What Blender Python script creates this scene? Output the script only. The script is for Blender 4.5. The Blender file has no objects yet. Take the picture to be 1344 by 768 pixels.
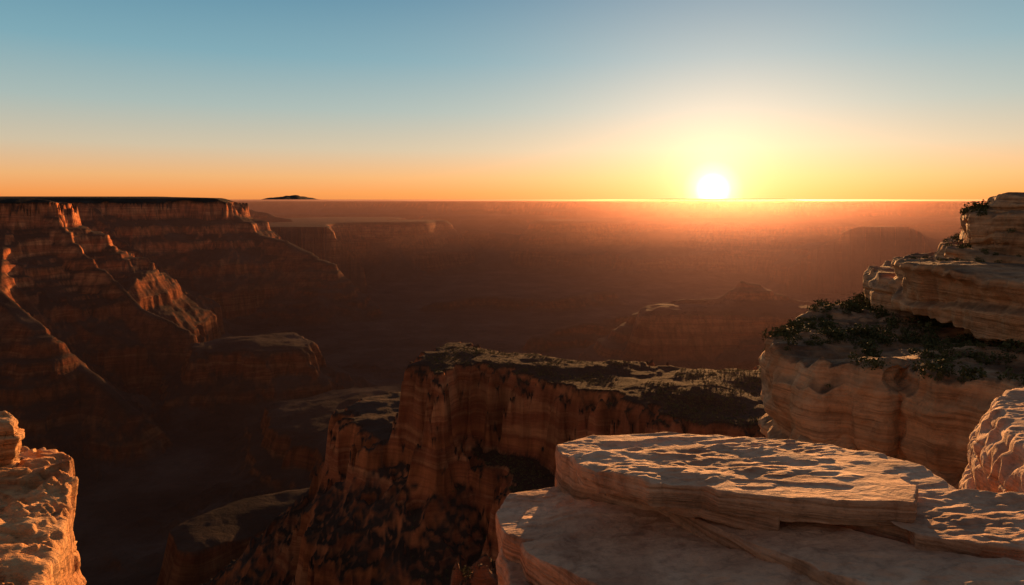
import bpy, math, random, time
import numpy as np
from mathutils import Vector
from mathutils.bvhtree import BVHTree
T0=time.time()
random.seed(4); RNG=np.random.default_rng(7)
sc=bpy.context.scene
sc.view_settings.view_transform='Standard'; sc.view_settings.look='None'; sc.view_settings.exposure=0
F=896.0; HX=672.0; HY=265.0      # survey constants: bearing tangent = (a-HX)/F, drop tangent = (b-HY)/F
SUN_AZ=math.radians(18.0); SUN_EL=math.radians(4.2)

# ---------------------------------------------------------------- noise
TAB=np.random.default_rng(99).random(1<<18).astype(np.float32)
def vn2(x,y,seed=0):
    fx0=np.floor(x);fy0=np.floor(y)
    ix=fx0.astype(np.int32)+seed*37;iy=fy0.astype(np.int32)+seed*91
    fx=(x-fx0).astype(np.float32);fy=(y-fy0).astype(np.float32)
    ux=fx*fx*fx*(fx*(fx*6-15)+10);uy=fy*fy*fy*(fy*(fy*6-15)+10)
    x0=(ix&511)<<9;x1=((ix+1)&511)<<9;y0=iy&511;y1=(iy+1)&511
    a=TAB[x0|y0];b=TAB[x1|y0];c=TAB[x0|y1];d=TAB[x1|y1]
    e=a+(b-a)*ux;f=c+(d-c)*ux
    return e+(f-e)*uy
def fbm2(x,y,o=4,seed=0,g=.5):
    s=0;a=1;t=0
    for i in range(o):
        s=s+a*vn2(x+i*17.3,y-i*9.1,seed+i);t+=a;a*=g
        x,y=(x*1.6-y*1.2),(x*1.2+y*1.6)
    return s/t
def rid2(x,y,o=4,seed=0):
    s=0;a=1;t=0
    for i in range(o):
        s=s+a*(1-np.abs(2*vn2(x+i*7.7,y+i*3.1,seed+i)-1));t+=a;a*=.5
        x,y=(x*1.6-y*1.2),(x*1.2+y*1.6)
    return s/t
def vn3(x,y,z,seed=0):
    X=np.floor(x);Y=np.floor(y);Z=np.floor(z)
    ix=X.astype(np.int32)+seed*13;iy=Y.astype(np.int32)+seed*7;iz=Z.astype(np.int32)+seed*5
    fx=x-X;fy=y-Y;fz=z-Z
    ux=fx*fx*(3-2*fx);uy=fy*fy*(3-2*fy);uz=fz*fz*(3-2*fz)
    r=[]
    x0=(ix&63)<<12;x1=((ix+1)&63)<<12;y0=(iy&63)<<6;y1=((iy+1)&63)<<6
    for k in (0,1):
        zz=(iz+k)&63
        a=TAB[x0|y0|zz];b=TAB[x1|y0|zz];c=TAB[x0|y1|zz];d=TAB[x1|y1|zz]
        r.append((a+(b-a)*ux)*(1-uy)+(c+(d-c)*ux)*uy)
    return r[0]+(r[1]-r[0])*uz
def fbm3(x,y,z,o=4,seed=0):
    s=0;a=1;t=0
    for i in range(o):
        s=s+a*vn3(x+i*5.2,y+i*1.7,z-i*3.3,seed+i);t+=a;a*=.5;x=x*2.03;y=y*2.03;z=z*2.03
    return s/t
def h1(v,seed=0):
    return TAB[(v.astype(np.int64)*7919+seed*104729)&((1<<18)-1)]
def sst(a,b,x):
    t=np.clip((x-a)/(b-a),0,1);return t*t*(3-2*t)
def sdf(poly,x,y):
    """positive inside, metres"""
    P=np.array(poly,float);n=len(P)
    d=np.full(x.shape,1e18);ins=np.zeros(x.shape,bool)
    for i in range(n):
        ax,ay=P[i];bx,by=P[(i+1)%n]
        ex,ey=bx-ax,by-ay;wx=x-ax;wy=y-ay
        t=np.clip((wx*ex+wy*ey)/(ex*ex+ey*ey+1e-12),0,1)
        d=np.minimum(d,(wx-ex*t)**2+(wy-ey*t)**2)
        c=((ay>y)!=(by>y))
        xi=(bx-ax)*(y-ay)/((by-ay) if by!=ay else 1e-9)+ax
        ins^=(c&(x<xi))
    d=np.sqrt(d);return np.where(ins,d,-d)

def W(a,Y): return ((a-HX)/F*Y,Y)
def onz(a,b,z): 
    Y=-z*F/(b-HY); return ((a-HX)/F*Y,Y)
def onplane(a,b,pl):
    tx=(a-HX)/F;tz=-(b-HY)/F
    Y=pl[0]/(tz-pl[1]*tx-pl[2]); return (tx*Y,Y)

def mesh_obj(name,verts,faces,mat,smooth=True,tris=None):
    me=bpy.data.meshes.new(name)
    verts=np.asarray(verts,np.float32);faces=np.asarray(faces,np.int32)
    k=faces.shape[1]
    fl=faces.ravel();st=np.arange(0,faces.size,k,dtype=np.int32);tt=np.full(len(faces),k,np.int32)
    if tris is not None:
        tris=np.asarray(tris,np.int32)
        st=np.concatenate([st,np.arange(0,tris.size,3,dtype=np.int32)+fl.size]);tt=np.concatenate([tt,np.full(len(tris),3,np.int32)])
        fl=np.concatenate([fl,tris.ravel()])
    me.vertices.add(len(verts));me.vertices.foreach_set('co',verts.ravel())
    me.loops.add(len(fl));me.loops.foreach_set('vertex_index',fl)
    me.polygons.add(len(st));me.polygons.foreach_set('loop_start',st)
    me.polygons.foreach_set('loop_total',tt)
    if smooth: me.polygons.foreach_set('use_smooth',np.ones(len(st),bool))
    me.update(calc_edges=True)
    me.materials.append(mat)
    o=bpy.data.objects.new(name,me);sc.collection.objects.link(o);return o
def parent_group(name,kids):
    e=bpy.data.objects.new(name,None);sc.collection.objects.link(e)
    for k in kids:k.parent=e
    return e

# ---------------------------------------------------------------- materials
class NT:
    def __init__(s,name):
        s.m=bpy.data.materials.new(name);s.m.use_nodes=True;s.t=s.m.node_tree;s.t.nodes.clear()
        s.out=s.t.nodes.new('ShaderNodeOutputMaterial')
    def n(s,t,**k):
        q=s.t.nodes.new(t)
        for a,b in k.items():setattr(q,a,b)
        return q
    def l(s,a,b):s.t.links.new(a,b)
    def math(s,op,a,b=0.0,c=None):
        q=s.n('ShaderNodeMath',operation=op)
        for i,v in enumerate((a,b) if c is None else (a,b,c)):
            if isinstance(v,(int,float)):q.inputs[i].default_value=v
            else:s.l(v,q.inputs[i])
        return q.outputs[0]
    def mix(s,f,a,b,bt='MIX'):
        q=s.n('ShaderNodeMix',data_type='RGBA',blend_type=bt)
        for sock,v in ((q.inputs[0],f),(q.inputs[6],a),(q.inputs[7],b)):
            if isinstance(v,(int,float)):sock.default_value=v
            elif isinstance(v,tuple):sock.default_value=(*v,1)
            else:s.l(v,sock)
        return q.outputs[2]
    def ramp(s,f,pts):
        q=s.n('ShaderNodeValToRGB');e=q.color_ramp.elements
        while len(e)<len(pts):e.new(.5)
        for i,(p,c) in enumerate(pts):
            e[i].position=p;e[i].color=(*c,1) if isinstance(c,tuple) else (c,c,c,1)
        s.l(f,q.inputs[0]);return q.outputs[0]
    def noise(s,vec,scale,detail=6,rough=.55,dist=0):
        q=s.n('ShaderNodeTexNoise');q.inputs['Scale'].default_value=scale;q.inputs['Detail'].default_value=detail
        q.inputs['Roughness'].default_value=rough;q.inputs['Distortion'].default_value=dist
        s.l(vec,q.inputs['Vector']);return q.outputs['Fac']
    def scale(s,vec,v):
        q=s.n('ShaderNodeVectorMath',operation='MULTIPLY');s.l(vec,q.inputs[0]);q.inputs[1].default_value=v;return q.outputs[0]
    def bump(s,h,dist,strength=1,nrm=None):
        q=s.n('ShaderNodeBump');q.inputs['Strength'].default_value=strength;q.inputs['Distance'].default_value=dist
        s.l(h,q.inputs['Height'])
        if nrm:s.l(nrm,q.inputs['Normal'])
        return q.outputs[0]
    def bsdf(s,col,rough=.9,nrm=None,spec=.25):
        q=s.n('ShaderNodeBsdfPrincipled');q.inputs['Roughness'].default_value=rough
        q.inputs['Specular IOR Level'].default_value=spec
        if isinstance(col,tuple):q.inputs['Base Color'].default_value=(*col,1)
        else:s.l(col,q.inputs['Base Color'])
        if nrm:s.l(nrm,q.inputs['Normal'])
        s.l(q.outputs[0],s.out.inputs[0]);return q

def sandstone(name,u,c1,c2,c3,flatdirt=None,bs=1.0):
    """u = metres per feature unit"""
    m=NT(name);g=m.n('ShaderNodeNewGeometry');p=m.scale(g.outputs['Position'],(1/u,)*3)
    nz=m.n('ShaderNodeSeparateXYZ');m.l(g.outputs['Normal'],nz.inputs[0])
    big=m.noise(p,1.3,4,.6,.4)
    strat=m.noise(m.scale(p,(.5,.5,11)),1.0,5,.6,.3)
    bed=m.noise(m.scale(p,(1.2,1.2,46)),1.0,3,.6,.2)
    col=m.ramp(big,[(.3,c1),(.52,c2),(.72,c3)])
    side=m.math('SUBTRACT',1.0,m.math('ABSOLUTE',nz.outputs[2]))
    sm=m.mix(1.0,m.ramp(strat,[(.35,.5),(.5,1.0),(.66,.7)]),m.ramp(bed,[(.38,.6),(.5,1.0),(.7,1.1)]),'MULTIPLY')
    col=m.mix(m.math('MULTIPLY',side,.95),col,m.mix(1.0,col,sm,'MULTIPLY'))
    fine=m.noise(p,14,6,.7)
    col=m.mix(.7,col,m.ramp(fine,[(.3,.5),(.5,1.0),(.75,1.2)]),'MULTIPLY')
    stain=m.noise(m.scale(p,(1,1,.35)),2.3,5,.7,.6)
    col=m.mix(.7,col,m.ramp(stain,[(.32,(.5,.42,.4)),(.46,(1,1,1)),(1,(1,1,1))]),'MULTIPLY')
    if flatdirt:
        f=m.math('MULTIPLY',m.ramp(nz.outputs[2],[(.6,0.),(.85,1.)]),m.ramp(m.noise(p,3,6,.7),[(.35,0.3),(.6,1.)]))
        col=m.mix(f,col,flatdirt)
    h=m.math('ADD',m.noise(m.scale(p,(1,1.6,1.6)),5,7,.6,.3),m.math('ADD',m.math('MULTIPLY',strat,.6),m.math('MULTIPLY',bed,.35)))
    nr=m.bump(h,.06*u,.8*bs)
    nr=m.bump(m.noise(p,40,4,.7),.008*u,.8,nr)
    m.bsdf(col,.88,nr,.15);return m.m

M_slab=sandstone('sandstone_slab',1.0,(.39,.205,.12),(.57,.345,.21),(.68,.46,.31),bs=.85)
M_left=sandstone('sandstone_outcrop',1.0,(.36,.15,.06),(.57,.28,.115),(.63,.37,.175),bs=1.4)
M_tier=sandstone('sandstone_tier',8.0,(.38,.18,.075),(.60,.33,.155),(.70,.45,.25),flatdirt=(.12,.07,.038),bs=.85)
M_rub=sandstone('rubble_stone',4.0,(.10,.05,.03),(.18,.085,.045),(.26,.14,.08),flatdirt=(.04,.028,.018))

def terrain_mat():
    m=NT('canyon_rock');g=m.n('ShaderNodeNewGeometry');P=g.outputs['Position']
    nz=m.n('ShaderNodeSeparateXYZ');m.l(g.outputs['Normal'],nz.inputs[0])
    pz=m.n('ShaderNodeSeparateXYZ');m.l(P,pz.inputs[0])
    strat=m.noise(m.scale(P,(.0012,.0012,.02)),1.0,7,.7,.5)
    flute=m.noise(m.scale(P,(.035,.035,.004)),1.0,6,.6,.4)
    rock=m.ramp(strat,[(.3,(.28,.075,.03)),(.42,(.58,.18,.062)),(.5,(.34,.095,.04)),(.58,(.64,.25,.10)),(.7,(.38,.125,.055))])
    rock=m.mix(.75,rock,m.ramp(flute,[(.38,.35),(.6,1.2)]),'MULTIPLY')
    # shade of the depths painted into the rock colour, loosely as darker lower beds
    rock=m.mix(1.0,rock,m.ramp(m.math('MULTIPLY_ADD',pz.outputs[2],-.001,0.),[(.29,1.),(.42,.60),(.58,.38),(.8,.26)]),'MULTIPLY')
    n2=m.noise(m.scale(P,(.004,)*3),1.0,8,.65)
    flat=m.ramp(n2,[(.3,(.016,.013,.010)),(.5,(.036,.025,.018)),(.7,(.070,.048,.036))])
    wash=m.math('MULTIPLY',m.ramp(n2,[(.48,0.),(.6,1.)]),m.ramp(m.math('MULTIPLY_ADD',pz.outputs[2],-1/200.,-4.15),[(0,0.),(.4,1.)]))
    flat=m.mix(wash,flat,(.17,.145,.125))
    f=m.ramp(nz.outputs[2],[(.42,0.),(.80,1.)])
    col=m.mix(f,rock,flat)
    h=m.noise(m.scale(P,(.05,.05,.02)),1.0,8,.68,.3)
    nr=m.bump(h,10.0,1.0)
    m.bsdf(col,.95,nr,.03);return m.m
M_terr=terrain_mat()

def leaf_mat(name,c1,c2):
    m=NT(name);g=m.n('ShaderNodeNewGeometry')
    col=m.mix(m.noise(g.outputs['Position'],1.7,3),c1,c2);m.bsdf(col,.9,None,.1);return m.m
M_scrub=leaf_mat('scrub_foliage',(.035,.045,.016),(.11,.105,.04))

# ---------------------------------------------------------------- terrain (one sheet, polar-like fan out to the horizon)
def prof(d,knots):
    a=np.array(knots,float);return np.interp(d,a[:,0],a[:,1])
strata_raw=[-1150,-900,-760,-650,-622,-560,-470,-455,-300,-285,-200,-182,-75,-45,0,400]
strata_out=[-930,-870,-820,-760,-610,-560,-490,-445,-330,-285,-225,-170,-120,-8,0,14]
def terrain_height(x,y):
    r=np.sqrt(x*x+y*y)
    fd=sst(5200,8500,y)
    wx=x+160*(fbm2(x/700,y/700,3,11)-.5)*2; wy=y+160*(fbm2(x/700,y/700,3,21)-.5)*2
    gul=rid2(wx/520,wy/520,5,31)            # ravines
    gul=gul+(rid2(wx/1900,wy/1900,3,34)-gul)*fd
    gs=rid2(wx/110,wy/110,4,41)
    gs=gs+(rid2(wx/620,wy/620,2,44)-gs)*fd
    z=-885+210*(fbm2(x/1500,y/1500,5,3)-.5)+170*(gul-.55)+34*(gs-.5)
    gy=4300+900*np.sin(x/1700+.6)+500*(fbm2(x/900,y*0+.5,3,77)-.5)
    dg=np.abs(y-gy)+160*(gs-.5)
    z=z-120*(1-sst(80,330,dg))
    jj=(fbm2(x/260,y/260,3,55)-.5)*(1-.8*fd)
    brk=sst(.36,.58,fbm2(x/330,y/330,3,56))        # where ledges are preserved
    def steps(h,st,a,lo,hi):
        q=h/st+1.1*jj;fq=np.floor(q)
        return h+a*brk*((fq+sst(lo,hi,q-fq)-1.1*jj)*st-h)
    def walls(d,amp=1.0,k=.62):
        dd=d+amp*(330*(gul-.6)+90*(gs-.5))
        raw=np.minimum(dd*k,400.)
        h=np.interp(raw+90*jj*(raw<-60),strata_raw,strata_out)
        return np.where(h<-20,steps(h,31.,.65*(1-fd),.5,.95),h)
    PL=[W(-2600,1500),W(-700,2300),W(-160,2900),W(0,3150),W(62,3300),W(30,3900),W(40,4600),W(110,4700),W(205,5000),W(288,5200),W(300,5600),W(265,6900),W(235,9000),W(180,12500),W(100,16000),(-40000,16000),(-40000,1500)]
    d=sdf(PL,x,y)
    hl=walls(d,.75,.8)
    hl=hl+np.where(d>-80,sst(-80,60,d)*(14+np.clip((y-3000)*.006,0,40)),0)
    z=np.maximum(z,hl)
    def ridge(pts,k=.85,amp=1.0,top=0):
        best=np.full(x.shape,-1e9)
        for (ax,ay,az),(bx,by,bz) in zip(pts[:-1],pts[1:]):
            ex,ey=bx-ax,by-ay;t=np.clip(((x-ax)*ex+(y-ay)*ey)/(ex*ex+ey*ey),0,1)
            dist=np.hypot(x-ax-ex*t,y-ay-ey*t)
            c=az+(bz-az)*t
            dist=np.maximum(dist-top,0)
            best=np.maximum(best,c-k*dist-amp*(130*(1-gul)*sst(10,200,dist)+50*(1-gs)*sst(0,60,dist)))
        return steps(steps(best,62.,.5,.3,.7),24.,.45*(1-fd),.5,.9)
    def R(a,b,Y): X,_=W(a,Y);return (X,Y,-(b-HY)/F*Y)
    z=np.maximum(z,ridge([R(30,268,3300),R(75,288,3230),R(105,328,3150),R(150,368,3080),R(185,405,3000),R(245,432,2950)],1.05,.7,8))
    z=np.maximum(z,ridge([R(120,266,4700),R(150,310,4500),R(210,350,4300)],.9,.8,10))
    z=np.maximum(z,ridge([R(300,272,5300),R(330,306,5200),R(372,316,5150),R(432,345,5000)],.8,.7,30))
    z=np.maximum(z,ridge([R(0,300,3000),R(-10,380,2600),R(60,440,2400)],.8,1.0,20))
    z=np.maximum(z,ridge([R(60,450,2500),R(120,490,2400),R(175,540,2250)],.7,1.0,10))
    z=np.maximum(z,ridge([R(330,275,8000),R(420,300,7800),R(520,330,7500)],.55,1.2,30))
    z=np.maximum(z,ridge([R(620,300,9000),R(700,312,8600),R(790,330,8000)],.5,1.4,60))
    z=np.maximum(z,ridge([R(1180,296,9500),R(1090,316,8600),R(1020,335,7800)],.5,1.4,60))
    und=26*(fbm2(x/170,y/170,4,151)-.5)
    def mesa(poly,top,knots,amp=1.0,fl=14):
        d=sdf(poly,x,y)+amp*(150*(gul-.62)+fl*4*(gs-.55)+fl*(rid2(x/38,y/38,3,91)-.5))
        return top+prof(d,knots)+und
    z=np.maximum(z,mesa([onz(a,b,-590) for a,b in [(262,446),(310,436),(390,434),(412,446),(405,458),(340,462),(270,462)]],-600,
        [(-900,-420),(-260,-225),(-130,-160),(-105,-125),(-50,-95),(-22,-20),(0,0),(120,14),(400,30)],1.1))
    z=np.maximum(z,mesa([onz(a,b,-700) for a,b in [(355,528),(430,512),(520,505),(600,520),(640,560),(560,640),(470,610),(390,560)]],-700,
        [(-700,-260),(-160,-130),(-110,-100),(-95,-80),(-50,-70),(-25,-10),(0,0),(150,20)],.8))
    z=np.maximum(z,mesa([onz(a,b,-660) for a,b in [(480,640),(440,652),(330,668),(250,705),(262,725),(345,690),(440,690),(470,730),(520,768),(700,768),(700,640)]],-640,
        [(-700,-270),(-160,-150),(-50,-110),(-25,-8),(0,0),(150,8)],.35,10))
    flt=rid2(x/62,y/62,3,61);fl2=rid2(x/19,y/19,3,62)
    tM=-180-10*fbm2(x/60,y/60,4,8)
    Mp=[onz(a,b,-180) for a,b in [(545,470),(565,458),(592,449),(640,452),(700,460),(780,469),(860,476),(1000,478),(1060,480),(1600,500),(2400,900),(1300,680),(1060,575),(1000,548),(930,543),(868,530),(800,506),(700,483),(640,472),(600,476),(575,488)]]
    dM0=sdf(Mp,x,y)
    dM=dM0+ 46*(flt-.6)*sst(30,-10,dM0)+22*(fl2-.55)
    z=np.maximum(z,tM+prof(dM,[(-620,-640),(-300,-430),(-125,-225),(-112,-165),(-60,-128),(-32,-104),(-24,-78),(-18,-64),(-11,-20),(-6,-8),(0,0),(100,3)]))
    Np=[onz(a,b,-268) for a,b in [(455,540),(480,522),(560,516),(640,520),(720,560),(735,650),(700,655),(640,604),(572,566),(540,584),(480,566)]]
    dN=sdf(Np,x,y)+44*(flt-.6)+20*(fl2-.55)
    z=np.maximum(z,-268+8*(fbm2(x/40,y/40,3,5)-.5)+prof(dN,[(-700,-600),(-250,-300),(-60,-125),(-30,-96),(-22,-64),(-16,-54),(-9,-12),(0,0),(100,4)]))
    # butte under the sun: saddle-backed, rises to a small hump
    z=np.maximum(z,mesa([onz(a,b,-455) for a,b in [(850,402),(905,398),(960,396),(1000,397),(1075,402),(1130,404),(1120,412),(1000,409),(930,409),(850,409)]],-455,
        [(-1500,-420),(-420,-300),(-110,-190),(-80,-150),(-30,-20),(0,0),(60,10)],.2,8))
    z=np.maximum(z,ridge([R(850,402,3040),R(905,394,3030),R(955,388,3020),R(975,370,3020),R(995,372,3020),R(1015,386,3020),R(1050,392,3020),R(1110,404,3020)],.75,.22,10))
    z=np.maximum(z,ridge([R(705,440,3700),R(760,425,3800),R(845,412,3700)],.6,1.0,20))
    z=np.maximum(z,ridge([R(560,400,5200),R(640,385,5400),R(720,392,5200),R(800,380,5600)],.5,1.2,20))
    bay=(fbm2(x/5200+3.1,y/5200,4,101)-.5)*8500
    df=(y-12200)+bay
    df=np.maximum(df,y-14500)
    hf=walls(df,1.6,.5)
    lift=48*sst(2500,3300,x)*(1-sst(5600,6300,x))*sst(13300,14300,y)
    lift=lift+230*np.maximum(fbm2(x/9000,y/14000,4,140)-.50,-.03)*sst(15000,30000,y)
    z=np.maximum(z,hf+lift)
    tn=fbm2(x/2300+9.2,y/2300,3,131)
    rawt=(tn-.62)*3200
    hz=np.minimum(np.interp(rawt+150*(gul-.5),strata_raw,strata_out),-230)
    z=np.maximum(z,np.where((y>6200),hz,-2000))
    for a,hgt,wd in ((335,130,1800),(378,280,1600),(398,200,2200),(500,90,3000),(700,90,4500)):
        px,py=W(a,42000);z=z+hgt*np.clip(1-np.hypot(x-px,(y-py)*.4)/wd,0,1)*(.5+1.*fbm2(x/700,y/700,3,7))
    near=-45-.95*np.maximum(r-40,0)-60*(1-fbm2(x/120,y/120,4,15))
    z=np.where(r<1200,np.maximum(z*1.0,near),z)
    rs=-60-.55*np.maximum(y-20,0)-1.1*np.maximum(20+.45*y-x,0)
    z=np.maximum(z,np.minimum(rs,-34))
    z=np.where(r<520,np.minimum(z,-.66*r+np.where(x>.3*y,r*.25,0)),z)
    return z
cols=np.concatenate([np.linspace(-1100,-60,70),np.linspace(-58,1402,1050),np.linspace(1425,2500,70)])
rows=np.concatenate([np.geomspace(36,420,50)[:-1],np.geomspace(420,1200,360)[:-1],np.geomspace(1200,6000,480)[:-1],np.geomspace(6000,16000,180)[:-1],np.geomspace(16000,70000,60)])
C,Rr=np.meshgrid(cols,rows)
tx=(C-HX)/F
Yg=Rr/np.sqrt(1+tx*tx)**.6
Xg=tx*Yg
Zg=terrain_height(Xg,Yg)
nr_,nc_=C.shape
idx=np.arange(nr_*nc_).reshape(nr_,nc_)
fc=np.stack([idx[:-1,:-1],idx[:-1,1:],idx[1:,1:],idx[1:,:-1]],-1).reshape(-1,4)
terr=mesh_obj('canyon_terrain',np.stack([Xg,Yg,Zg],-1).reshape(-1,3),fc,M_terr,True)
print('T terrain',time.time()-T0)

# ---------------------------------------------------------------- layered rocks
def resample(poly,n):
    P=np.array(poly,float);Q=np.vstack([P,P[:1]])
    s=np.concatenate([[0],np.cumsum(np.hypot(*np.diff(Q,axis=0).T))])
    t=np.linspace(0,s[-1],n,endpoint=False)
    return np.stack([np.interp(t,s,Q[:,0]),np.interp(t,s,Q[:,1])],1),s[-1]
def rock(name,outline,plane,thick,mat,seed,u=1.0,top_amp=.03,side_amp=.05,edge=.03,taper=0.0,nang=420,ntop=110,nside=40,strat=6.0,jag=.03,bulge=0.0,streak=(1,3),wav=2.2,groove_amp=1.0,lump=1.6):
    P,per=resample(outline,nang)
    for _ in range(2): P=(np.roll(P,1,0)+2*P+np.roll(P,-1,0))/4
    T=np.roll(P,-1,0)-np.roll(P,1,0);N=np.stack([T[:,1],-T[:,0]],1);N/=np.linalg.norm(N,axis=1)[:,None]
    area=np.sum(P[:,0]*np.roll(P[:,1],-1)-np.roll(P[:,0],-1)*P[:,1])
    if area<0:N=-N
    jn=(fbm2(P[:,0]/u*2.2,P[:,1]/u*2.2,4,seed)-.5)*2
    blk=np.floor(fbm2(P[:,0]/u*3,P[:,1]/u*3,2,seed+5)*7)/7-.5
    fine=(fbm2(P[:,0]/u*12,P[:,1]/u*12,3,seed+6)-.5)
    P=P+N*((jn*jag+blk*jag*1.6+fine*jag*.8)[:,None])
    c=P.mean(0)
    def topz(x,y):
        a,b=streak
        n=fbm2(x/u*a,y/u*b,5,seed+1)
        fl=n*8;q=np.floor(fl)+sst(.25,.5,fl-np.floor(fl))      # peeling flakes
        m=fbm2(x/u*5*a,y/u*4*b,4,seed+2)
        mask=sst(.42,.6,fbm2(x/u*1.1,y/u*1.6,3,seed+3))
        w=fbm2(x/u*.8,y/u*1.0,3,seed+4)-.5
        return plane[0]+plane[1]*x+plane[2]*y+top_amp*((q/8-.5)*2.2+(m-.5)*(.4+1.8*mask)*.8+w*wav)
    t=np.linspace(0,1,ntop+1)[1:]**.8
    X=c[0]+np.outer(t,P[:,0]-c[0]);Y=c[1]+np.outer(t,P[:,1]-c[1])
    Z=topz(X,Y)
    de=(1-t)[:,None]*np.hypot(P[:,0]-c[0],P[:,1]-c[1])[None,:]
    ew=edge*(.4+1.5*fbm2(P[:,0]/u*6,P[:,1]/u*6,3,seed+9))[None,:]
    q=np.clip(1-de/ew,0,1);Z=Z-ew*(1-np.sqrt(np.clip(1-q*q,0,1)))*.9
    s=(np.arange(1,nside+1)/nside)
    zs=Z[-1][None,:]-s[:,None]*thick
    def lay(zz,x,y):
        v=zz/u*strat+ 1.0*(fbm2(x/u*.7,y/u*.7,2,seed+12)-.5)*2
        v=v+.35*np.sin(v*1.7+seed)
        f=np.floor(v);h=h1(f,seed);h2=h1(f+1,seed);fr=v-f
        gd=fbm2(x/u*1.3+f*3.1,y/u*1.3,2,seed+14)
        groove=(np.exp(-((fr-.02)/.07)**2)+np.exp(-((fr-1.02)/.07)**2))*sst(.35,.6,gd)
        return (h+(h2-h)*sst(.85,1,fr))-.5-.7*groove*groove_amp
    PX=np.repeat(P[None,:,0],nside,0);PY=np.repeat(P[None,:,1],nside,0)
    off=side_amp*(lay(zs,PX,PY)*1.0+lump*(fbm3(PX/u*1.5,PY/u*1.5,zs/u*2.0,4,seed+20)-.5)*1.6+.9*(fbm3(PX/u*6,PY/u*6,zs/u*9,3,seed+24)-.5))
    off=off+ew*.45*np.sin(np.clip(s[:,None]*thick/ew,0,1)*math.pi/2)
    off=off-taper*s[:,None]*thick+bulge*np.sin(s*math.pi)[:,None]
    off=off*np.clip(s*8,0,1)[:,None]
    SX=PX+N[None,:,0]*off;SY=PY+N[None,:,1]*off
    X=np.vstack([X,SX]);Y=np.vstack([Y,SY]);Z=np.vstack([Z,zs])
    nr=X.shape[0];V=np.stack([X,Y,Z],-1).reshape(-1,3)
    V=np.vstack([V,[[c[0],c[1],float(topz(np.array([c[0]]),np.array([c[1]]))[0])],[c[0],c[1],Z[-1].mean()]]])
    ci=nr*nang
    i=np.arange(nr*nang).reshape(nr,nang);j=np.roll(i,-1,1)
    f=np.stack([i[:-1],i[1:],j[1:],j[:-1]],-1).reshape(-1,4)
    a0=np.arange(nang);b0=(a0+1)%nang;L=(nr-1)*nang
    tr=np.concatenate([np.stack([a0*0+ci,a0,b0],1),np.stack([a0*0+ci+1,L+b0,L+a0],1)])
    if area<0: f=f[:,::-1];tr=tr[:,::-1]
    return mesh_obj(name,V,f,mat,True,tr)
def OP(pts,pl): return [onplane(a,b,pl) for a,b in pts]

kids=[]
pl=(-1.454,.02,-.055)
kids.append(rock('cap_slab',OP([(752,596),(800,587),(900,581),(1010,589),(1100,603),(1180,622),(1208,640),(1203,662),(1100,658),(1020,650),(940,642),(925,634),(850,630),(790,618),(762,610)],pl),pl,.14,M_slab,1,1,.030,.014,.006,.16,620,170,26,9,.022,wav=1.5,lump=1.0,streak=(.8,2.0)))
pl=(-1.66,.05,-.04)
kids.append(rock('back_slab',OP([(729,586),(762,574),(870,563),(960,570),(1060,577),(1150,596),(1215,615),(1262,640),(1344,668),(1430,700),(1410,722),(1290,714),(1200,700),(1180,672),(1020,648),(930,636),(850,624),(795,613),(755,606),(735,597)],pl),pl,.40,M_slab,2,1,.030,.02,.008,.0,640,150,40,4,.02,wav=1.3,lump=.9,streak=(.8,2.0)))
pl=(-1.70,.02,-.02)
kids.append(rock('under_cap_slab',OP([(790,625),(870,645),(950,662),(1022,675),(1010,655),(1000,640),(900,620),(820,615)],pl),pl,.12,M_slab,12,1,.02,.02,.008,.02,300,50,20,9,.02,wav=.8))
pf=(-1.86,.11,-.06)
kids.append(rock('floor_slab_outer',OP([(674,694),(690,672),(745,642),(795,632),(820,648),(889,684),(988,728),(1090,772),(1300,870),(1450,1000),(1150,1000),(860,800),(775,768),(730,742),(690,722)],pf),pf,.17,M_slab,3,1,.042,.02,.007,.03,640,190,36,6,.012,wav=1.9,lump=1,streak=(.9,1.9)))
pl=(-1.825,.11,-.05)
kids.append(rock('floor_slab_inner',OP([(803,618),(960,640),(1040,680),(1190,712),(1338,744),(1500,780),(1700,830),(1900,1000),(1520,1000),(1352,870),(1136,772),(1026,727),(923,684),(848,648)],pl),pl,.16,M_slab,4,1,.032,.02,.006,.02,640,170,36,12,.006,wav=1.5,streak=(.9,2.0)))
pl=(-1.815,.11,-.04)
kids.append(rock('floor_slab_back',OP([(965,635),(1200,640),(1500,660),(1900,720),(1900,850),(1720,808),(1510,752),(1344,717),(1196,688),(1046,659)],pl),pl,.15,M_slab,14,1,.03,.02,.008,.02,500,120,30,12,.005,wav=1.1,streak=(.9,2.0)))
pl=(-2.04,.03,-.02)
kids.append(rock('shoulder_slab',OP([(651,671),(668,652),(727,642),(790,640),(860,700),(760,712),(690,714),(662,700)],pl),pl,.26,M_slab,5,1,.035,.02,.010,.03,460,100,36,6,.02,wav=1))
pl=(-2.26,.03,.0)
kids.append(rock('lower_block',OP([(656,712),(700,696),(800,720),(1200,800),(1500,1000),(800,1050),(690,800),(664,750)],pl),pl,.5,M_slab,6,1,.05,.04,.03,.05,500,90,50,4,.03))
kids.append(rock('pedestal',[(.1,3.6),(.3,4.3),(1.3,4.7),(2.8,4.0),(4,3.2),(5,1.5),(4,-2.5),(-1.5,-2.5),(-.9,1.2),(-.1,2.4)],(-2.6,0,0),16,M_left,17,2,.08,.25,.1,.0,420,40,90,2.2,.08))
parent_group('sandstone_ledge',kids)

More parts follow.
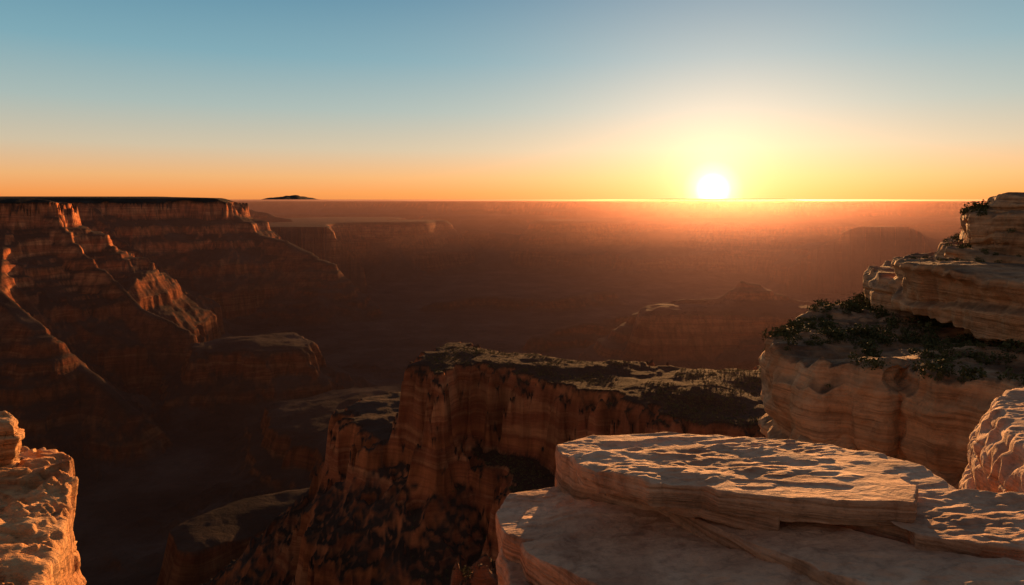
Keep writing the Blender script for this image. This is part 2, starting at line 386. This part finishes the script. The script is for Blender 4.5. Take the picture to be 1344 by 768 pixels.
# left outcrop
kids=[]
pl=(-2.30,-.06,-.07)
kids.append(rock('outcrop_body',OP([(-260,575),(-60,583),(40,585),(84,597),(103,612),(94,640),(80,690),(70,768),(60,1000),(-500,1000),(-600,640)],pl),pl,9,M_left,21,1.0,.15,.14,.05,.0,700,170,340,4.5,.08,streak=(1,1.6),wav=1.4,lump=2.8))
kids.append(rock('knob_lower',OP([(-60,568),(5,566),(20,576),(12,592),(-40,596),(-90,590)],(-2.28,0,0)),(-2.28,0,0),.3,M_left,22,.6,.05,.06,.06,.02,240,40,40,6,.03))
kids.append(rock('knob_upper',OP([(-60,545),(10,544),(24,550),(20,560),(-30,566),(-80,560)],(-2.06,0,0)),(-2.06,0,0),.26,M_left,23,.6,.05,.06,.06,.02,240,40,40,6,.03))
parent_group('rock_outcrop',kids)

# right boulder
kids=[]
zz=[(-2.22,[(1300,520),(1344,500),(1500,505),(1600,560),(1500,640),(1360,610),(1318,565),(1300,540)],.50,31),
    (-2.66,[(1288,548),(1310,530),(1400,528),(1600,560),(1560,690),(1400,650),(1320,600),(1290,575)],.50,32),
    (-3.10,[(1278,590),(1300,570),(1400,570),(1600,600),(1560,740),(1400,690),(1310,640),(1278,612)],.5,33),
    (-3.55,[(1292,640),(1310,620),(1400,610),(1600,640),(1560,790),(1420,735),(1330,690),(1296,664)],.8,34)]
for z0,ol,th,sd in zz:
    kids.append(rock('layer_%d'%(sd-30),OP(ol,(z0,0,0)),(z0,0,0),th,M_slab,sd,1.0,.03,.035,.12,.02,400,60,50,4,.03,bulge=.06))
parent_group('layered_boulder',kids)

# right tiers (about 30-60 m away)
kids=[]
z0=-7.5
shelf=rock('shelf',OP([(1004,448),(1012,434),(1062,404),(1135,388),(1500,380),(1800,420),(1700,700),(1400,545),(1344,525),(1285,508),(1225,500),(1198,492),(1186,470),(1172,468),(1160,486),(1130,478),(1070,470),(1030,462)],(z0,0,0)),(z0,0,0),5.0,M_tier,41,8,.5,.62,.5,.10,860,110,120,3.0,.55,bulge=.45,groove_amp=.6,lump=3)
kids.append(shelf)
kids.append(rock('shelf_base',OP([(1012,556),(1060,520),(1150,500),(1500,480),(1800,560),(1700,900),(1400,690),(1290,625),(1230,600),(1100,600),(1040,590)],(-11.6,0,0)),(-11.6,0,0),24,M_tier,42,8,.8,.9,1.0,.02,700,60,160,2.0,.6,bulge=.4,lump=3))
t2a=rock('block',OP([(1141,352),(1160,345),(1300,345),(1300,372),(1215,370),(1150,362)],(-5.0,0,0)),(-5.0,0,0),3.0,M_tier,43,8,.25,.35,.3,.05,420,50,50,5,.25,bulge=.2)
t2b=rock('overhang',OP([(1166,341),(1215,334),(1350,322),(1600,330),(1700,400),(1450,392),(1344,372),(1270,362),(1222,356),(1180,350)],(-3.9,0,0)),(-3.9,0,0),2.6,M_tier,44,8,.3,.5,.35,.16,600,80,70,4,.4,bulge=.2,groove_amp=.6,lump=2.4)
t2c=rock('mid_course',OP([(1212,366),(1300,360),(1600,370),(1700,440),(1450,430),(1344,402),(1262,384)],(-5.4,0,0)),(-5.4,0,0),3.0,M_tier,45,8,.3,.6,.5,.0,500,60,60,4,.4,bulge=.35,lump=2.4)
t3=rock('upper_course',OP([(1228,316),(1260,306),(1350,300),(1600,300),(1700,350),(1450,338),(1344,332),(1290,328),(1240,324)],(-3.0,0,0)),(-3.0,0,0),1.6,M_tier,46,8,.3,.45,.35,.1,520,70,40,6,.35)
t4=rock('upper_slope',OP([(1262,296),(1310,288),(1400,286),(1600,290),(1650,312),(1400,308),(1330,305),(1275,302)],(-1.9,0,0)),(-1.9,0,0),1.6,M_tier,47,8,.3,.4,.8,.3,460,60,40,6,.3)
t5=rock('crest_boulder',[(a/896*46,Y) for a,Y in [(636,46),(650,48),(760,49),(800,44),(700,43),(642,44)]],(.45,0,0),1.3,M_tier,48,6,.2,.3,.35,.1,360,50,40,5,.15,bulge=.15)
t6=rock('crest_slope',[(a/896*46,Y) for a,Y in [(598,46),(640,50),(760,52),(820,44),(700,41.5),(626,42)]],(-.75,.0,0),1.5,M_tier,49,8,.3,.35,.6,.5,400,60,40,5,.25)
kids+=[t2a,t2b,t2c,t3,t4,t5,t6]
parent_group('sandstone_cliff',kids)
lo=rock('rubble_ledge',OP([(572,800),(610,750),(640,722),(700,705),(900,720),(900,1100),(600,1100)],(-8,0,0)),(-8,0,0),18,M_rub,51,3,1.0,.6,.8,-.3,420,80,90,5,.5)
print('T rocks',time.time()-T0)

# ---------------------------------------------------------------- scrub
def bvh(o):
    me=o.data;co=np.empty(len(me.vertices)*3,np.float32);me.vertices.foreach_get('co',co)
    return BVHTree.FromPolygons(co.reshape(-1,3).tolist(),[tuple(p.vertices) for p in me.polygons])
def scrub(name,pts,sizes,nleaf,mat,leaf=.16):
    n=len(pts);pts=np.array(pts);sizes=np.array(sizes)
    ctr=np.repeat(pts,nleaf,0);sz=np.repeat(sizes,nleaf)[:,None]
    v=RNG.normal(size=(n*nleaf,3));v/=np.linalg.norm(v,axis=1)[:,None]
    rr=RNG.uniform(.45,1,(n*nleaf,1));lump=1+.35*np.sin(v[:,:1]*5+ctr[:,:1]*3)*np.cos(v[:,1:2]*4+ctr[:,1:2])
    p=ctr+v*rr*lump*sz*np.array([1,1,.7])+np.array([0,0,.35])*sz
    a=RNG.normal(size=(n*nleaf,3));a/=np.linalg.norm(a,axis=1)[:,None]
    b=np.cross(a,RNG.normal(size=(n*nleaf,3)));b/=np.linalg.norm(b,axis=1)[:,None]
    l=leaf*sz*RNG.uniform(.6,1.5,(n*nleaf,1))
    V=np.stack([p-a*l,p+b*l*.6,p+a*l,p-b*l*.6],1).reshape(-1,3)
    f=np.arange(len(V)).reshape(-1,4)
    return mesh_obj(name,V,f,mat,False)
pts=[];sz=[]
def scatter(o,n,xr,yr,s0,s1,seed,thr=.45,nzmin=.75):
    b=bvh(o);m=n*25;rg=np.random.default_rng(seed)
    xs=rg.uniform(*xr,m);ys=rg.uniform(*yr,m);nn=fbm2(xs/3.,ys/3.,3,seed);k=0
    for x,y,q in zip(xs,ys,nn):
        if q<thr:continue
        h=b.ray_cast(Vector((x,y,50)),Vector((0,0,-1)))
        if h[0] is None or abs(h[1].z)<nzmin:continue
        pts.append((x,y,h[0].z));sz.append(rg.uniform(0,1)**2*(s1-s0)+s0);k+=1
        if k>=n:break
scatter(shelf,800,(12,34),(26,56),.14,.65,1,.36)
scatter(t3,130,(24,45),(38,60),.15,.45,2,.40)
scatter(t4,220,(24,45),(36,62),.2,.65,3,.3,.5)
scatter(t6,220,(28,45),(40,53),.2,.6,4,.3,.4)
scatter(t2b,80,(22,45),(38,56),.12,.35,5,.48)
scatter(lo,260,(-3,5),(8,21),.1,.35,6,.2,.4)
scrub('desert_scrub',pts,sz,110,M_scrub,.15)
n=22000
c=RNG.uniform(540,1100,n);yy=RNG.uniform(540,900,n)
x=(c-HX)/F*yy;zt=terrain_height(x,yy)
e=6.;gx=(terrain_height(x+e,yy)-zt)/e;gy=(terrain_height(x,yy+e)-zt)/e
ok=(zt>-360)&(np.hypot(gx,gy)<.75)&(fbm2(x/40,yy/40,3,9)+RNG.uniform(-.15,.15,n)>.44)
P=np.stack([x,yy,zt],1)[ok]
scrub('juniper_scrub',P,RNG.uniform(.6,1.0,len(P))*RNG.choice([.7,1.0,1.3,1.9],len(P)),12,M_scrub,.35)

# river glint
m=NT('river_water');m.bsdf((.08,.07,.07),.18,m.bump(m.noise(m.n('ShaderNodeNewGeometry').outputs['Position'],.05,4),.5,.3),.5)
ys=np.linspace(8300,11200,60)
xc=-2150+260*np.sin(ys/420.)+(ys-8300)*-.12
V=np.concatenate([np.stack([xc-55,ys,ys*0-842],1),np.stack([xc+55,ys,ys*0-842],1)])
f=[(i,i+60,i+61,i+1) for i in range(59)]
mesh_obj('river',V,f,m.m)

# ---------------------------------------------------------------- haze filling the canyon (real volume)
def hazemat(name,fwd,iso,ab,icol,fcol,g0=.85):
    vm=NT(name);sh=[]
    for dn,col,g in ((fwd,fcol,g0),(iso,icol,.2)):
        s1=vm.n('ShaderNodeVolumeScatter');s1.inputs['Color'].default_value=(*col,1);s1.inputs['Density'].default_value=dn;s1.inputs['Anisotropy'].default_value=g;sh.append(s1)
    s2=vm.n('ShaderNodeVolumeAbsorption');s2.inputs['Color'].default_value=(.3,.2,.2,1);s2.inputs['Density'].default_value=ab
    ad=vm.n('ShaderNodeAddShader');vm.l(sh[0].outputs[0],ad.inputs[0]);vm.l(sh[1].outputs[0],ad.inputs[1])
    a2=vm.n('ShaderNodeAddShader');vm.l(ad.outputs[0],a2.inputs[0]);vm.l(s2.outputs[0],a2.inputs[1]);vm.l(a2.outputs[0],vm.out.inputs['Volume'])
    return vm.m
HM=hazemat('canyon_haze',.35e-5,.45e-5,5e-5,(.42,.42,.85),(1,.5,.13))
HF=hazemat('far_haze',2.1e-5,1.3e-5,5.5e-5,(.58,.47,.84),(1,.44,.09),.87)
def box(name,x0,x1,y0,y1,z0,z1,mat,z2=None):
    z2=z1 if z2 is None else z2
    V=[(x0,y0,z0),(x1,y0,z0),(x1,y1,z0),(x0,y1,z0),(x0,y0,z1),(x1,y0,z1),(x1,y1,z2),(x0,y1,z2)]
    f=[(0,3,2,1),(4,5,6,7),(0,1,5,4),(1,2,6,5),(2,3,7,6),(3,0,4,7)]
    return mesh_obj(name,V,f,mat,False)
hz=[box('canyon_layer',-26000,26000,90,5600,-1300,-9,HM),box('far_layer',-45000,45000,5602,66000,-1300,22,HF,210)]
parent_group('haze',hz)

# ---------------------------------------------------------------- sun lamp
sd=Vector((math.sin(SUN_AZ)*math.cos(SUN_EL),math.cos(SUN_AZ)*math.cos(SUN_EL),math.sin(SUN_EL)))
ld=bpy.data.lights.new('sun','SUN');ld.energy=10.5;ld.angle=math.radians(.5);ld.color=(1,.47,.16)
lo_=bpy.data.objects.new('sun',ld);lo_.rotation_euler=sd.to_track_quat('Z','Y').to_euler();lo_.location=(0,0,50);sc.collection.objects.link(lo_)

# ---------------------------------------------------------------- sky
w=bpy.data.worlds.new('World');sc.world=w;w.use_nodes=True;t=w.node_tree;t.nodes.clear()
class WN(NT):
    def __init__(s,t):s.t=t
k=WN(t)
out=k.n('ShaderNodeOutputWorld');bg=k.n('ShaderNodeBackground');k.l(bg.outputs[0],out.inputs[0])
tc=k.n('ShaderNodeTexCoord');vec=tc.outputs['Generated']
nrm=k.n('ShaderNodeVectorMath',operation='NORMALIZE');k.l(vec,nrm.inputs[0])
sep=k.n('ShaderNodeSeparateXYZ');k.l(nrm.outputs[0],sep.inputs[0])
el=sep.outputs[2]
mr=k.math('MULTIPLY_ADD',el,1.0,.0)
warm=k.ramp(mr,[(0,(.78,.25,.065)),(.012,(.88,.31,.08)),(.035,(.82,.42,.17)),(.075,(.60,.50,.36)),(.13,(.37,.46,.44)),(.20,(.19,.37,.44)),(.29,(.095,.255,.365)),(.6,(.07,.12,.19)),(1,(.07,.09,.13))])
back=k.ramp(mr,[(0,(.12,.09,.09)),(.08,(.36,.22,.14)),(.2,(.28,.18,.14)),(.5,(.11,.105,.12)),(1,(.07,.09,.13))])
hd=k.math('MULTIPLY_ADD',k.math('MULTIPLY',sep.outputs[0],math.sin(SUN_AZ)),1.0,k.math('MULTIPLY',sep.outputs[1],math.cos(SUN_AZ)))
fb=k.ramp(hd,[(-.2,0.),(0,0.),(.55,1.),(1,1.)])
base=k.mix(fb,back,warm)
GA=math.radians(16.4)
GS=Vector((math.sin(GA),math.cos(GA),math.tan(math.radians(.95)))).normalized()
dp=k.n('ShaderNodeVectorMath',operation='DOT_PRODUCT');k.l(nrm.outputs[0],dp.inputs[0]);dp.inputs[1].default_value=GS
ang=k.math('ARCCOSINE',k.math('MINIMUM',dp.outputs['Value'],.9999999))
def glow(a,deg,col):
    e=k.math('MULTIPLY',k.math('EXPONENT',k.math('DIVIDE',ang,-math.radians(deg))),a)
    q=k.n('ShaderNodeVectorMath',operation='SCALE');q.inputs[0].default_value=col;k.l(e,q.inputs['Scale']);return q.outputs[0]
def add(a,b):
    q=k.n('ShaderNodeVectorMath',operation='ADD');k.l(a,q.inputs[0]);k.l(b,q.inputs[1]);return q.outputs[0]
tot=add(base,glow(.46,10,(1,.57,.44)))
tot=add(tot,glow(1.6,1.5,(1,.68,.38)))
disc=k.math('MULTIPLY',k.ramp(k.math('DIVIDE',ang,math.radians(4)),[(.0,1.),(.10,.85),(.20,.22),(.36,.05),(.6,.0)]),7.0)
q=k.n('ShaderNodeVectorMath',operation='SCALE');q.inputs[0].default_value=(1,.80,.48);k.l(disc,q.inputs['Scale'])
tot=add(tot,q.outputs[0])
sky=k.n('ShaderNodeTexSky',sky_type='NISHITA');sky.sun_disc=False;sky.sun_elevation=SUN_EL;sky.sun_rotation=SUN_AZ
q=k.n('ShaderNodeVectorMath',operation='SCALE');k.l(sky.outputs[0],q.inputs[0]);q.inputs['Scale'].default_value=.012
tot=add(tot,q.outputs[0])
k.l(tot,bg.inputs[0]);bg.inputs[1].default_value=1.0

# ---------------------------------------------------------------- camera
cd=bpy.data.cameras.new('camera');cam=bpy.data.objects.new('camera',cd);sc.collection.objects.link(cam)
cd.sensor_width=36;cd.lens=24;cd.shift_y=-(384-HY)/1344;cd.clip_start=.05;cd.clip_end=200000
cam.location=(0,0,0);cam.rotation_euler=(math.radians(90),0,0);sc.camera=cam
print('T end',time.time()-T0)
